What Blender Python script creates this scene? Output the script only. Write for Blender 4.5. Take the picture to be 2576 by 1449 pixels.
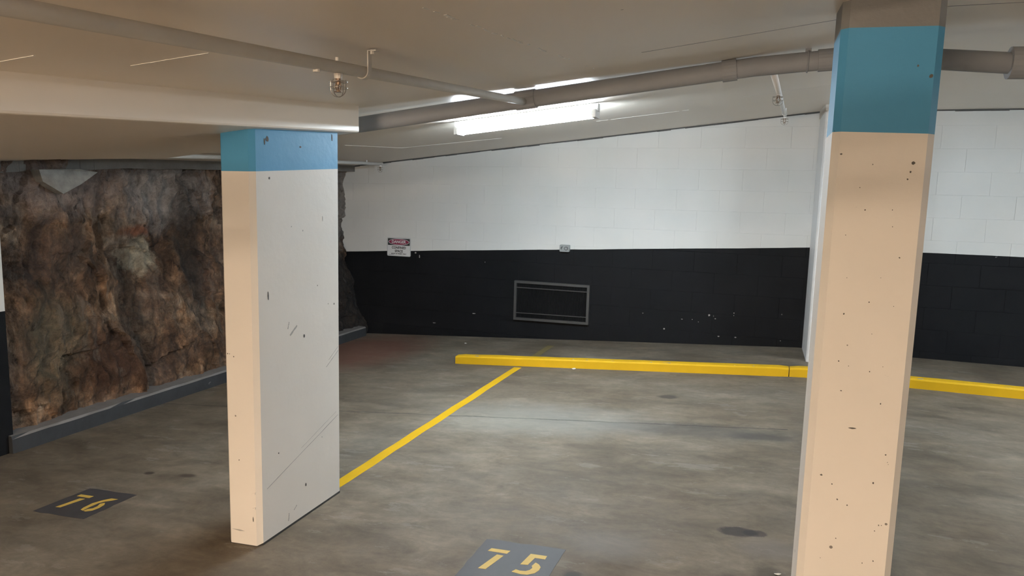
import bpy, bmesh, math, random
from mathutils import Vector, Matrix, noise

for o in list(bpy.data.objects): bpy.data.objects.remove(o)
S = bpy.context.scene
COL = S.collection
rnd = random.Random(7)

# ------------------------------------------------------------------ camera
# world: X along the block wall (right), Y towards it, Z up; camera 1.45 m up
CAM = Vector((0, 0, 1.45))
RX = ((0.94382159, 0.06628283, -0.32373971),
      (0.3294485, -0.11231304, 0.93746972),
      (0.02577795, -0.99145972, -0.12784024))
right = Vector([r[0] for r in RX]); down = Vector([r[1] for r in RX]); fwd = Vector([r[2] for r in RX])
cd = bpy.data.cameras.new('camera'); cam = bpy.data.objects.new('camera', cd); COL.objects.link(cam)
m = Matrix.Identity(4)
for i in range(3):
    m[i][0] = right[i]; m[i][1] = -down[i]; m[i][2] = -fwd[i]; m[i][3] = CAM[i]
cam.matrix_world = m
cd.sensor_width = 36; cd.lens = 1776 / 2576 * 36; cd.clip_start = 0.02
S.camera = cam

# ------------------------------------------------------------------ world, exposure
W = bpy.data.worlds.new('world'); S.world = W; W.use_nodes = True
W.node_tree.nodes['Background'].inputs[0].default_value = (0.9, 0.93, 1, 1)
W.node_tree.nodes['Background'].inputs[1].default_value = 0.0
S.view_settings.view_transform = 'Standard'; S.view_settings.look = 'None'
S.view_settings.gamma = 1; S.view_settings.use_curve_mapping = False
S.view_settings.exposure = 1.08
COOL = (0.82, 0.95, 1.04); COOL_POWER = 142.0      # tube radiance of the lamp in view
WARM = (1.0, 0.78, 0.57); WARM_POWER = 265.0      # tube radiance of the lamp behind the camera

# ------------------------------------------------------------------ surface heights
YW = 7.13
def fz(x, y=0): return 0.075 + 0.0588 * min(x, 0.42)
def ca(y):
    if y <= 0: return 1.8387
    if y <= 4: return 1.8387 + 0.075 * y
    return 2.1387 + 0.034 * (y - 4)
def cz(x, y): return ca(y) + 0.11 * min(x, 0.47)
def sz(x, y): return 1.5436 + 0.0645 * max(y, 0) + 0.11 * (x + 1.845)

# ------------------------------------------------------------------ materials
def mat(name):
    M = bpy.data.materials.new(name); M.use_nodes = True
    nt = M.node_tree; b = nt.nodes['Principled BSDF']
    return M, nt, b
class N:
    def __init__(s, nt): s.nt = nt; s._pos = None
    def n(s, t, **k):
        x = s.nt.nodes.new(t)
        for a, v in k.items(): setattr(x, a, v)
        return x
    def l(s, a, b): s.nt.links.new(a, b)
    def pos(s):
        if s._pos is None: s._pos = s.n('ShaderNodeNewGeometry').outputs['Position']
        return s._pos
    def sep(s):
        q = s.n('ShaderNodeSeparateXYZ'); s.l(s.pos(), q.inputs[0]); return q.outputs
    def mapped(s, scale=(1, 1, 1), rot=(0, 0, 0), loc=(0, 0, 0)):
        q = s.n('ShaderNodeMapping'); q.inputs['Scale'].default_value = scale
        q.inputs['Rotation'].default_value = rot; q.inputs['Location'].default_value = loc
        s.l(s.pos(), q.inputs[0]); return q.outputs[0]
    def noise(s, scale, detail=4, rough=0.55, vec=None, dist=0):
        q = s.n('ShaderNodeTexNoise'); q.inputs['Scale'].default_value = scale
        q.inputs['Detail'].default_value = detail; q.inputs['Roughness'].default_value = rough
        q.inputs['Distortion'].default_value = dist
        s.l(vec if vec is not None else s.pos(), q.inputs['Vector']); return q.outputs['Fac']
    def ramp(s, fac, stops, interp='LINEAR'):
        q = s.n('ShaderNodeValToRGB'); q.color_ramp.interpolation = interp
        e = q.color_ramp.elements
        while len(e) > 1: e.remove(e[-1])
        e[0].position = stops[0][0]; e[0].color = c4(stops[0][1])
        for p, c in stops[1:]:
            k = e.new(p); k.color = c4(c)
        s.l(fac, q.inputs[0]); return q.outputs[0]
    def math(s, op, a, b=None, clamp=False):
        q = s.n('ShaderNodeMath'); q.operation = op; q.use_clamp = clamp
        for i, v in enumerate((a, b)):
            if v is None: continue
            if isinstance(v, (int, float)): q.inputs[i].default_value = v
            else: s.l(v, q.inputs[i])
        return q.outputs[0]
    def mix(s, f, a, b, blend='MIX'):
        q = s.n('ShaderNodeMix'); q.data_type = 'RGBA'; q.blend_type = blend
        for i, v in ((0, f), (6, a), (7, b)):
            if isinstance(v, (int, float)): q.inputs[i].default_value = v
            elif isinstance(v, tuple): q.inputs[i].default_value = c4(v)
            else: s.l(v, q.inputs[i])
        return q.outputs[2]
    def ell(s, cx, cy, rx, ry, soft=0.5, axes='XY', wob=0.0, wscale=6):
        """soft elliptical mask in world position (a stain with a shape of its own)"""
        o = s.sep(); a, b = {'XY': (0, 1), 'YZ': (1, 2), 'XZ': (0, 2)}[axes]
        u = s.math('DIVIDE', s.math('SUBTRACT', o[a], cx), rx)
        v = s.math('DIVIDE', s.math('SUBTRACT', o[b], cy), ry)
        d = s.math('SQRT', s.math('ADD', s.math('MULTIPLY', u, u), s.math('MULTIPLY', v, v)))
        if wob: d = s.math('ADD', d, s.math('MULTIPLY', s.math('SUBTRACT', s.noise(wscale, 5, 0.65), 0.5), wob))
        return s.math('DIVIDE', s.math('SUBTRACT', 1.0 + soft * 0.5, d), soft, clamp=True)
    def bump(s, h, strength, dist, b):
        q = s.n('ShaderNodeBump'); q.inputs['Strength'].default_value = strength
        q.inputs['Distance'].default_value = dist
        s.l(h, q.inputs['Height']); s.l(q.outputs[0], b.inputs['Normal'])
def c4(c):
    if isinstance(c, (int, float)): c = (c, c, c)
    return tuple(c) + ((1,) if len(c) == 3 else ())

def simple(name, col, rough=0.5, metal=0, var=0.12, scale=9, spec=0.5, bump=0.0, bscale=60):
    M, nt, b = mat(name); g = N(nt)
    f = g.noise(scale, 4, 0.6)
    c = g.mix(f, tuple(x * (1 - var) for x in col), tuple(min(1, x * (1 + var)) for x in col))
    g.l(c, b.inputs['Base Color']); b.inputs['Roughness'].default_value = rough
    b.inputs['Metallic'].default_value = metal; b.inputs['Specular IOR Level'].default_value = spec
    if bump: g.bump(g.noise(bscale, 4, 0.6), bump, 0.01, b)
    return M

def pillar_mat(name, col, rough=0.55):
    M, nt, b = mat(name); g = N(nt)
    c = g.mix(g.noise(3, 4), tuple(x * 0.93 for x in col), tuple(min(1, x * 1.05) for x in col))
    # grime near knocks and small chipped specks
    v = g.n('ShaderNodeTexVoronoi'); v.inputs['Scale'].default_value = 9; g.l(g.pos(), v.inputs['Vector'])
    sp = g.math('LESS_THAN', v.outputs['Distance'], 0.045)
    pick = g.math('GREATER_THAN', v.outputs['Color'], 0.55)
    c = g.mix(g.math('MULTIPLY', g.math('MULTIPLY', sp, pick), 0.75), c, (0.06, 0.05, 0.045))
    streak = g.noise(5, 5, 0.7, g.mapped((1, 1, 6), (0.25, 0.5, 0)))
    c = g.mix(g.math('MULTIPLY', g.math('GREATER_THAN', streak, 0.735), 0.35), c, (0.2, 0.19, 0.18))
    g.l(c, b.inputs['Base Color']); b.inputs['Roughness'].default_value = rough; b.inputs['Specular IOR Level'].default_value = 0.2
    g.bump(g.noise(25, 5, 0.6), 0.25, 0.004, b)
    return M

M = {}
M['cream'] = pillar_mat('cream_paint', (0.71, 0.675, 0.63))
M['blue'] = pillar_mat('blue_paint', (0.075, 0.285, 0.50), 0.5)
M['white_col'] = simple('white_column_paint', (0.74, 0.75, 0.76), 0.45, bump=0.15)
M['capgrey'] = simple('shade_darkened_grey_paint', (0.17, 0.17, 0.17), 0.55, bump=0.12)  # pillar head grey darkened to stand in for shadow; some seams share it
M['pipe'] = simple('painted_pipe', (0.60, 0.575, 0.54), 0.5)
M['main'] = simple('shade_darkened_main_pipe_paint', (0.29, 0.30, 0.32), 0.55, spec=0.25)  # pipe grey set darker and cooler, standing in for shade from the warm light
M['pipe_white'] = simple('white_pipe', (0.8, 0.8, 0.8), 0.4)
M['brass'] = simple('aged_brass', (0.24, 0.17, 0.12), 0.45, 0.6)
M['wire'] = simple('guard_wire', (0.42, 0.40, 0.38), 0.3, 0.9)
M['dark'] = simple('dark_gap', (0.035, 0.034, 0.034), 0.9)
M['grime'] = simple('grimy_joint', (0.10, 0.10, 0.10), 0.9, var=0.5, scale=5)
M['grille'] = simple('grey_steel', (0.06, 0.062, 0.064), 0.55, 0.2)
M['grille_bar'] = simple('dark_steel_bar', (0.008, 0.009, 0.010), 0.7, 0.0, spec=0.2)
M['outlet'] = simple('grey_plastic', (0.30, 0.33, 0.34), 0.45)
M['outlet_dark'] = simple('dark_plastic', (0.08, 0.09, 0.10), 0.4)
M['signwhite'] = simple('sign_white', (0.72, 0.74, 0.76), 0.35, var=0.03)
M['signedge'] = simple('sign_rim', (0.50, 0.53, 0.55), 0.4, var=0.05)
M['signblack'] = simple('sign_black', (0.035, 0.037, 0.04), 0.4)
M['signred'] = simple('sign_red', (0.27, 0.028, 0.075), 0.4)
M['lampbody'] = simple('lamp_white', (0.8, 0.8, 0.8), 0.4)
M['plate'] = simple('bay_panel_paint', (0.048, 0.047, 0.053), 0.6, var=0.25, scale=14)
M['digit'] = simple('digit_yellow', (0.62, 0.43, 0.09), 0.6, var=0.12, scale=30)
M['chip'] = simple('chip_dark', (0.10, 0.095, 0.09), 0.8)
M['scuff'] = simple('scuff_grey', (0.36, 0.35, 0.335), 0.7)
M['bare'] = simple('bare_mark', (0.8, 0.78, 0.74), 0.5)
M['paper'] = simple('paper', (0.7, 0.68, 0.62), 0.7)
M['grout'] = simple('grey_mortar', (0.30, 0.30, 0.29), 0.85, var=0.6, scale=14, bump=0.6, bscale=40)
M['concrete'] = simple('old_concrete', (0.17, 0.16, 0.15), 0.85, var=0.35, scale=8, bump=0.5, bscale=35)

def emitter(name, col, power):
    Mx, nt, b = mat(name)
    b.inputs['Emission Color'].default_value = c4(col); b.inputs['Emission Strength'].default_value = power
    b.inputs['Base Color'].default_value = (0.8, 0.8, 0.8, 1)
    return Mx
M['tube_cool'] = emitter('cool_tube', COOL, COOL_POWER)
M['tube_warm'] = emitter('warm_tube', WARM, WARM_POWER)

def yellow_mat(name, wear, col=(0.68, 0.41, 0.012)):
    Mx, nt, b = mat(name); g = N(nt)
    c = g.mix(g.noise(6, 5, 0.65), tuple(x * 0.86 for x in col), tuple(min(1, x * 1.1) for x in col))
    w = g.noise(22, 6, 0.75)
    c = g.mix(g.math('MULTIPLY', g.math('GREATER_THAN', w, 1 - wear), 0.6), c, (0.2, 0.17, 0.1))
    g.l(c, b.inputs['Base Color']); b.inputs['Roughness'].default_value = 0.6; b.inputs['Specular IOR Level'].default_value = 0.2
    g.bump(g.noise(50, 4), 0.2, 0.003, b)
    return Mx
M['yellow'] = yellow_mat('yellow_kerb_paint', 0.28)
M['yellow_line'] = yellow_mat('yellow_line_paint', 0.34)
M['yellow_faded'] = yellow_mat('faded_line_paint', 0.5, (0.19, 0.155, 0.055))

# wall paint: black below a hand-painted line that follows the floor, white above
def wall_mat(name, slope, icpt, zmax, axis=0):
    Mx, nt, b = mat(name); g = N(nt); o = g.sep()
    line = g.math('MINIMUM', g.math('ADD', g.math('MULTIPLY', o[axis], slope), icpt), zmax)
    f = g.math('GREATER_THAN', o[2], g.math('ADD', line, g.math('MULTIPLY', g.math('SUBTRACT', g.noise(3, 2), 0.5), 0.008)))
    white = g.mix(g.noise(2.2, 4), (0.66, 0.68, 0.68), (0.75, 0.76, 0.755))
    dirt = g.noise(4, 6, 0.7, g.mapped((1, 1, 0.4)))
    white = g.mix(g.math('MULTIPLY', g.math('GREATER_THAN', dirt, 0.70), 0.12), white, (0.4, 0.4, 0.4))
    black = g.mix(g.noise(3, 5, 0.6), (0.005, 0.006, 0.0075), (0.011, 0.012, 0.0145))
    scr = g.noise(16, 3, 0.5)
    black = g.mix(g.math('MULTIPLY', g.math('GREATER_THAN', scr, 0.765), 0.35), black, (0.35, 0.35, 0.34))
    g.l(g.mix(f, black, white), b.inputs['Base Color'])
    b.inputs['Roughness'].default_value = 0.65; b.inputs['Specular IOR Level'].default_value = 0.13
    g.bump(g.noise(45, 4, 0.6), 0.22, 0.004, b)
    return Mx
M['wall'] = wall_mat('two_tone_wall_paint', 0.0565, 1.027, 1.053)
M['wall_side'] = wall_mat('two_tone_side_paint', 0.0, 0.70, 0.70)

def ceiling_mat():
    Mx, nt, b = mat('ceiling_paint'); g = N(nt)
    c = g.mix(g.noise(1.3, 5, 0.6), (0.78, 0.705, 0.61), (0.84, 0.77, 0.69))
    v = g.n('ShaderNodeTexVoronoi'); v.inputs['Scale'].default_value = 5; g.l(g.pos(), v.inputs['Vector'])
    sp = g.math('LESS_THAN', v.outputs['Distance'], 0.02)
    c = g.mix(g.math('MULTIPLY', sp, 0.7), c, (0.85, 0.84, 0.8))
    v2 = g.n('ShaderNodeTexVoronoi'); v2.inputs['Scale'].default_value = 3.1; g.l(g.pos(), v2.inputs['Vector'])
    c = g.mix(g.math('MULTIPLY', g.math('LESS_THAN', v2.outputs['Distance'], 0.015), 0.7), c, (0.15, 0.14, 0.13))
    g.l(c, b.inputs['Base Color']); b.inputs['Roughness'].default_value = 0.38
    g.bump(g.noise(4, 4, 0.5), 0.12, 0.01, b)
    return Mx
M['ceiling'] = ceiling_mat()

def floor_mat():
    Mx, nt, b = mat('concrete_floor'); g = N(nt)
    big = g.noise(0.9, 5, 0.6)
    c = g.ramp(big, [(0.3, (0.108, 0.086, 0.062)), (0.5, (0.157, 0.132, 0.100)), (0.72, (0.213, 0.19, 0.155))])
    # broom and tyre smears that run across the bays
    sm = g.noise(2.0, 9, 0.68, g.mapped((0.8, 1.9, 1), (0, 0, 0.10)), 0.4)
    c = g.mix(0.75, c, g.ramp(sm, [(0.3, 0.6), (0.5, 0.98), (0.7, 1.3)]), 'MULTIPLY')
    sm2 = g.noise(4.5, 10, 0.74, g.mapped((0.75, 1.6, 1), (0, 0, 0.15)), 0.5)
    c = g.mix(0.7, c, g.ramp(sm2, [(0.34, 0.6), (0.5, 0.98), (0.66, 1.38)]), 'MULTIPLY')
    wsc = g.noise(8, 9, 0.78, g.mapped((0.7, 1.6, 1), (0, 0, -0.3), (4, 1, 0)), 0.8)
    c = g.mix(g.math('MULTIPLY', g.ramp(wsc, [(0.62, 0), (0.72, 1)]), 0.45), c, (0.30, 0.285, 0.25))
    c = g.mix(g.math('MULTIPLY', g.ramp(wsc, [(0.27, 1), (0.36, 0)]), 0.6), c, (0.03, 0.027, 0.022))
    fine = g.noise(26, 6, 0.7)
    c = g.mix(0.4, c, g.ramp(fine, [(0.3, 0.72), (0.7, 1.25)]), 'MULTIPLY')
    patch = g.noise(5, 6, 0.7, g.mapped((0.6, 1.7, 1)))
    c = g.mix(g.math('MULTIPLY', g.math('GREATER_THAN', patch, 0.62), 0.25), c, (0.28, 0.27, 0.245))
    def stain(cx, cy, rx, ry, col, k, soft=0.6, wob=0.8, ws=7):
        nonlocal c
        c = g.mix(g.math('MULTIPLY', g.ell(cx, cy, rx, ry, soft, 'XY', wob, ws), k), c, col)
    stain(-3.75, 6.15, 0.55, 0.85, (0.17, 0.085, 0.062), 0.85, 0.8)       # reddish patch in the far corner
    stain(0.0, 2.99, 0.075, 0.045, (0.028, 0.026, 0.028), 0.8, 0.3, 0.9, 22)   # oil stain by the pillar
    stain(0.07, 2.99, 0.05, 0.03, (0.03, 0.028, 0.032), 0.7, 0.3, 0.8, 30)
    stain(0.12, 2.62, 0.05, 0.12, (0.035, 0.03, 0.024), 0.55, 0.6, 1.2, 16)
    stain(-0.02, 2.55, 0.04, 0.07, (0.035, 0.03, 0.024), 0.5, 0.6, 1.2, 18)
    stain(-3.07, 2.866, 0.03, 0.02, (0.028, 0.023, 0.018), 0.8, 0.5, 0.5, 25)
    stain(-2.83, 2.892, 0.05, 0.025, (0.028, 0.023, 0.018), 0.7, 0.7, 0.6, 25)
    stain(-0.575, 2.45, 0.035, 0.03, (0.035, 0.035, 0.035), 0.75, 0.6, 0.5, 25)
    stain(-0.54, 5.08, 0.07, 0.05, (0.03, 0.03, 0.028), 0.7, 0.6, 0.7, 14)
    stain(0.1, 4.3, 0.16, 0.06, (0.04, 0.04, 0.037), 0.6, 0.7, 0.9, 12)
    stain(-0.35, 4.33, 0.55, 0.13, (0.065, 0.065, 0.065), 0.55, 0.9, 0.9, 5)
    stain(-0.48, 2.72, 0.16, 0.1, (0.20, 0.195, 0.19), 0.45, 1.0, 1.0, 9)
    stain(0.13, 2.86, 0.12, 0.08, (0.19, 0.17, 0.155), 0.45, 0.9, 1.0, 12)
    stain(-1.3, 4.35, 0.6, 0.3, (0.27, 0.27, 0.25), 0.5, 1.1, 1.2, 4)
    # crack / construction joint
    o = g.sep()
    ln = g.math('ABSOLUTE', g.math('SUBTRACT', o[1], g.math('ADD', g.math('MULTIPLY', o[0], 0.10), g.math('ADD', 4.46, g.math('MULTIPLY', g.math('SUBTRACT', g.noise(4, 5, 0.7), 0.5), 0.05)))))
    lk = g.math('MULTIPLY', g.math('LESS_THAN', ln, 0.008), g.math('LESS_THAN', o[0], 0.25))
    c = g.mix(g.math('MULTIPLY', lk, g.math('MULTIPLY', g.noise(3, 3), 1.1)), c, (0.035, 0.035, 0.033))
    g.l(c, b.inputs['Base Color'])
    g.l(g.ramp(sm, [(0.3, 0.55), (0.7, 0.8)]), b.inputs['Roughness']); b.inputs['Specular IOR Level'].default_value = 0.28
    g.bump(g.noise(40, 6, 0.7), 0.18, 0.004, b)
    return Mx
M['floor'] = floor_mat()

def rock_mat():
    Mx, nt, b = mat('excavated_rock'); g = N(nt)
    n1 = g.noise(2.6, 8, 0.66, dist=0.6)
    c = g.ramp(n1, [(0.30, (0.045, 0.030, 0.023)), (0.42, (0.16, 0.088, 0.050)), (0.52, (0.28, 0.165, 0.095)),
                    (0.62, (0.39, 0.28, 0.195)), (0.75, (0.52, 0.44, 0.37))])
    n2 = g.noise(7, 8, 0.72, g.mapped((1, 1, 0.55)), 0.8)
    c = g.mix(0.85, c, g.ramp(n2, [(0.34, 0.14), (0.5, 0.85), (0.64, 2.0)]), 'MULTIPLY')
    pink = g.noise(1.6, 4, 0.6, g.mapped((1, 1, 1), loc=(3, 5, 1)))
    c = g.mix(g.math('MULTIPLY', g.ramp(pink, [(0.45, 0), (0.65, 1)]), 0.45), c, (0.15, 0.115, 0.11))
    def patch(cy, czz, ry, rz, col, k, wob=1.1, ws=6, soft=0.8):
        nonlocal c
        c = g.mix(g.math('MULTIPLY', g.ell(cy, czz, ry, rz, soft, 'YZ', wob, ws), k), c, col)
    patch(4.45, 1.42, 0.42, 0.26, (0.60, 0.56, 0.55), 0.9, 1.5, 8)           # salts under the roof
    patch(3.55, 1.42, 0.5, 0.16, (0.40, 0.34, 0.33), 0.7, 1.6, 7)
    patch(4.2, 0.93, 0.17, 0.13, (0.62, 0.56, 0.44), 0.9, 2.0, 12, 0.5)        # pale lump
    patch(4.18, 1.12, 0.16, 0.04, (0.36, 0.15, 0.09), 0.85, 0.9, 9)        # rust red band
    patch(3.3, 0.42, 0.25, 0.3, (0.17, 0.15, 0.10), 0.6, 1.3, 7)          # olive grey
    patch(3.75, 0.2, 0.3, 0.22, (0.075, 0.03, 0.016), 0.7, 1.2, 6)        # red brown foot
    patch(4.7, 0.9, 0.14, 0.7, (0.045, 0.042, 0.042), 0.75, 1.0, 6)       # wet dark streaks by the pillar
    patch(4.05, 0.55, 0.09, 0.5, (0.03, 0.026, 0.024), 0.6, 1.2, 7)
    patch(6.75, 0.2, 0.75, 0.62, (0.016, 0.017, 0.019), 0.93, 0.5, 6, 0.25)
    patch(6.9, 1.35, 0.5, 0.5, (0.30, 0.30, 0.30), 0.7, 1.0, 8, 0.4)
    fleck = g.noise(17, 7, 0.75, g.mapped((1, 1, 0.8)), 0.9)
    c = g.mix(0.5, c, g.ramp(fleck, [(0.36, 0.4), (0.5, 0.98), (0.64, 1.6)]), 'MULTIPLY')
    st = g.noise(5, 6, 0.7, g.mapped((1, 1.5, 0.18)))
    c = g.mix(g.math('MULTIPLY', g.ramp(st, [(0.58, 0), (0.7, 1)]), 0.5), c, (0.30, 0.26, 0.22))
    c = g.mix(g.math('MULTIPLY', g.ramp(st, [(0.30, 1), (0.42, 0)]), 0.65), c, (0.022, 0.018, 0.016))
    hole = g.noise(9, 5, 0.7, g.mapped((1, 1, 0.8), loc=(9, 2, 4)))
    c = g.mix(g.math('MULTIPLY', g.ramp(hole, [(0.64, 0), (0.69, 1)]), 0.75), c, (0.02, 0.015, 0.013))
    g.l(c, b.inputs['Base Color']); b.inputs['Roughness'].default_value = 0.62
    b.inputs['Specular IOR Level'].default_value = 0.4
    hgt = g.math('ADD', g.noise(11, 9, 0.72, dist=0.7), g.math('MULTIPLY', g.noise(38, 6, 0.7), 0.4))
    g.bump(hgt, 1.0, 0.05, b)
    return Mx
M['rock'] = rock_mat()
def curb_mat():
    Mx, nt, b = mat('kerb_paint'); g = N(nt)
    geo = g.n('ShaderNodeNewGeometry'); sp = g.n('ShaderNodeSeparateXYZ'); g.l(geo.outputs['True Normal'], sp.inputs[0])
    top = g.math('GREATER_THAN', sp.outputs[2], 0.5)
    # front painted dark, top left as grey dusty concrete
    dk = g.mix(g.noise(6, 5, 0.7), (0.014, 0.017, 0.021), (0.045, 0.049, 0.056))
    dk = g.mix(g.math('GREATER_THAN', g.noise(9, 6, 0.75, g.mapped((1, .5, 2))), 0.66), dk, (0.12, 0.12, 0.12))
    tp = g.mix(g.noise(7, 6, 0.7), (0.12, 0.115, 0.115), (0.27, 0.26, 0.26))
    g.l(g.mix(top, dk, tp), b.inputs['Base Color']); b.inputs['Roughness'].default_value = 0.7
    g.bump(g.noise(30, 5, 0.7), 0.4, 0.006, b)
    return Mx
M['curb'] = curb_mat()

# ------------------------------------------------------------------ mesh helpers
def mesh_obj(name, verts, faces, material, parent=None, smooth=False):
    me = bpy.data.meshes.new(name); me.from_pydata([tuple(v) for v in verts], [], faces); me.update()
    bm = bmesh.new(); bm.from_mesh(me); bmesh.ops.recalc_face_normals(bm, faces=bm.faces); bm.to_mesh(me); bm.free()
    if smooth:
        for p in me.polygons: p.use_smooth = True
    me.materials.append(material)
    o = bpy.data.objects.new(name, me); COL.objects.link(o)
    if parent: o.parent = parent
    return o
class MB:
    def __init__(s): s.v = []; s.f = []
    def add(s, v, f):
        k = len(s.v); s.v += [Vector(p) for p in v]; s.f += [tuple(i + k for i in q) for q in f]; return s
    def box(s, x0, x1, y0, y1, z0, z1):
        return s.add([(x0, y0, z0), (x1, y0, z0), (x1, y1, z0), (x0, y1, z0), (x0, y0, z1), (x1, y0, z1), (x1, y1, z1), (x0, y1, z1)],
                     [(0, 3, 2, 1), (4, 5, 6, 7), (0, 1, 5, 4), (1, 2, 6, 5), (2, 3, 7, 6), (3, 0, 4, 7)])
    def prism(s, poly, zb, zt):
        n = len(poly)
        v = [(x, y, zb(x, y)) for x, y in poly] + [(x, y, zt(x, y)) for x, y in poly]
        return s.add(v, [tuple(range(n))[::-1], tuple(range(n, 2 * n))] + [(i, (i + 1) % n, n + (i + 1) % n, n + i) for i in range(n)])
    def tube(s, pts, r, n=10, cap=True):
        pts = [Vector(p) for p in pts]; rs = r if isinstance(r, (list, tuple)) else [r] * len(pts)
        rings = []; up = None
        for i, p in enumerate(pts):
            t = (pts[min(i + 1, len(pts) - 1)] - pts[max(i - 1, 0)]).normalized()
            if up is None:
                up = Vector((0, 0, 1)) if abs(t.z) < 0.9 else Vector((1, 0, 0))
            a = (up - t * up.dot(t)).normalized(); b = t.cross(a); up = a
            rings.append([p + rs[i] * (math.cos(2 * math.pi * k / n) * a + math.sin(2 * math.pi * k / n) * b) for k in range(n)])
        v = [q for R_ in rings for q in R_]; f = []
        for i in range(len(pts) - 1):
            for k in range(n): f.append((i * n + k, i * n + (k + 1) % n, (i + 1) * n + (k + 1) % n, (i + 1) * n + k))
        if cap: f += [tuple(range(n))[::-1], tuple(range((len(pts) - 1) * n, len(pts) * n))]
        return s.add(v, f)
    def ring(s, c, r, wr, axis='z', n=24, m=6, a0=0, a1=2 * math.pi):
        full = abs(a1 - a0 - 2 * math.pi) < 1e-6
        P = []
        for i in range(n + 1):
            a = a0 + (a1 - a0) * i / n; u, w = r * math.cos(a), r * math.sin(a)
            P.append(Vector(c) + Vector({'z': (u, w, 0), 'x': (0, u, w), 'y': (u, 0, w)}[axis]))
        return s.tube(P, wr, m, cap=not full)
    def build(s, name, material, parent=None, smooth=False):
        return mesh_obj(name, s.v, s.f, material, parent, smooth)
def thing(name, label, cat, loc=(0, 0, 0), group=None):
    o = bpy.data.objects.new(name, None); COL.objects.link(o); o.location = loc; o.empty_display_size = 0.1
    tag(o, label, cat, group); return o
def tag(o, label, cat, group=None):
    o['label'] = label; o['category'] = cat
    if group: o['group'] = group
    return o
def struct(o, label=None, cat=None):
    o['kind'] = 'structure'
    if label: o['label'] = label
    if cat: o['category'] = cat
    return o
def rel(o, root):       # part built in world coordinates, under an Empty standing at root.location
    o.parent = root; o.matrix_parent_inverse = Matrix.Translation(-root.location); return o
def bevel(o, w, seg=2):
    bm = bmesh.new(); bm.from_mesh(o.data)
    bmesh.ops.bevel(bm, geom=[e for e in bm.edges if len(e.link_faces) == 2 and e.calc_face_angle(0) > 0.5], offset=w, segments=seg, affect='EDGES', profile=0.6)
    bm.to_mesh(o.data); bm.free(); return o

# ------------------------------------------------------------------ floor and ceiling
XL, XR, YB = -4.9, 4.6, -5.0
def sheet(name, zf, t, material, xs, ys):
    v = []; f = []; nx, ny = len(xs), len(ys)
    for lay in (0, 1):
        for y in ys:
            for x in xs: v.append((x, y, zf(x, y) + (t if lay else 0)))
    idx = lambda l, i, j: l * nx * ny + j * nx + i
    for l in (0, 1):
        for j in range(ny - 1):
            for i in range(nx - 1):
                q = (idx(l, i, j), idx(l, i + 1, j), idx(l, i + 1, j + 1), idx(l, i, j + 1)); f.append(q if l else q[::-1])
    bd = [(i, 0) for i in range(nx)] + [(nx - 1, j) for j in range(1, ny)] + [(i, ny - 1) for i in range(nx - 2, -1, -1)] + [(0, j) for j in range(ny - 2, 0, -1)]
    for a, b in zip(bd, bd[1:] + bd[:1]):
        f.append((idx(0, *a), idx(0, *b), idx(1, *b), idx(1, *a)))
    return mesh_obj(name, v, f, material)
xs = [XL, -4, -3, -2, -1, 0, 0.38, 0.42, 0.47, 1, 2, 3, XR]
ys = [YB, -3, -1, 0, 1, 2, 3, 4, 5, 6, 7.2]
struct(sheet('floor', fz, -0.15, M['floor'], xs, ys), 'grey stained concrete garage floor', 'floor')
ceil = struct(sheet('ceiling', cz, 0.15, M['ceiling'], xs, ys), 'sloping painted concrete garage ceiling', 'ceiling')

# thin formwork seams that stand out of the ceiling paint
def seam(p, q, w=0.004, drop=0.0008, material='bare', gaps=0.0, nseg=24, wob=0.0):
    mb = MB(); p = Vector(p); q = Vector(q); d = (q - p); t = d.normalized(); s = Vector((-t.y, t.x))
    for i in range(nseg):
        if rnd.random() < gaps: continue
        a = p + d * (i / nseg); b = p + d * ((i + 1) / nseg); ww = w * rnd.uniform(0.5, 1.2) / 2
        a2 = a + s * rnd.uniform(-wob, wob); b2 = b + s * rnd.uniform(-wob, wob)
        poly = [a2 - s * ww, b2 - s * ww, b2 + s * ww, a2 + s * ww]
        mb.prism([tuple(k) for k in poly], lambda x, y: cz(x, y) - drop, lambda x, y: cz(x, y) + 0.002)
    o = mb.build('ceiling_seam', M[material], ceil); return o
seam((-0.75, 1.45), (-0.68, 2.95), 0.008, 0.0009, gaps=0.35, nseg=60, wob=0.006)
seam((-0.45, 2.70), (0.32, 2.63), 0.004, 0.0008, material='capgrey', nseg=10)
seam((-1.78, 1.24), (-1.64, 1.253), 0.007, 0.0012, nseg=6)
seam((-1.62, 1.51), (-1.38, 1.532), 0.007, 0.0012, nseg=8)
seam((-1.25, 5.534), (-0.55, 5.545), 0.010, 0.0010, gaps=0.25, nseg=30)
seam((-3.15, 4.95), (-3.07, 5.75), 0.007, 0.0015, nseg=10)
seam((-3.07, 5.75), (-2.2, 5.98), 0.007, 0.0015, nseg=16)
seam((-0.15, 5.12), (0.42, 5.05), 0.004, nseg=8)
seam((0.5, 2.68), (1.6, 2.68), 0.004, 0.0008, material='capgrey', nseg=12)

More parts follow.
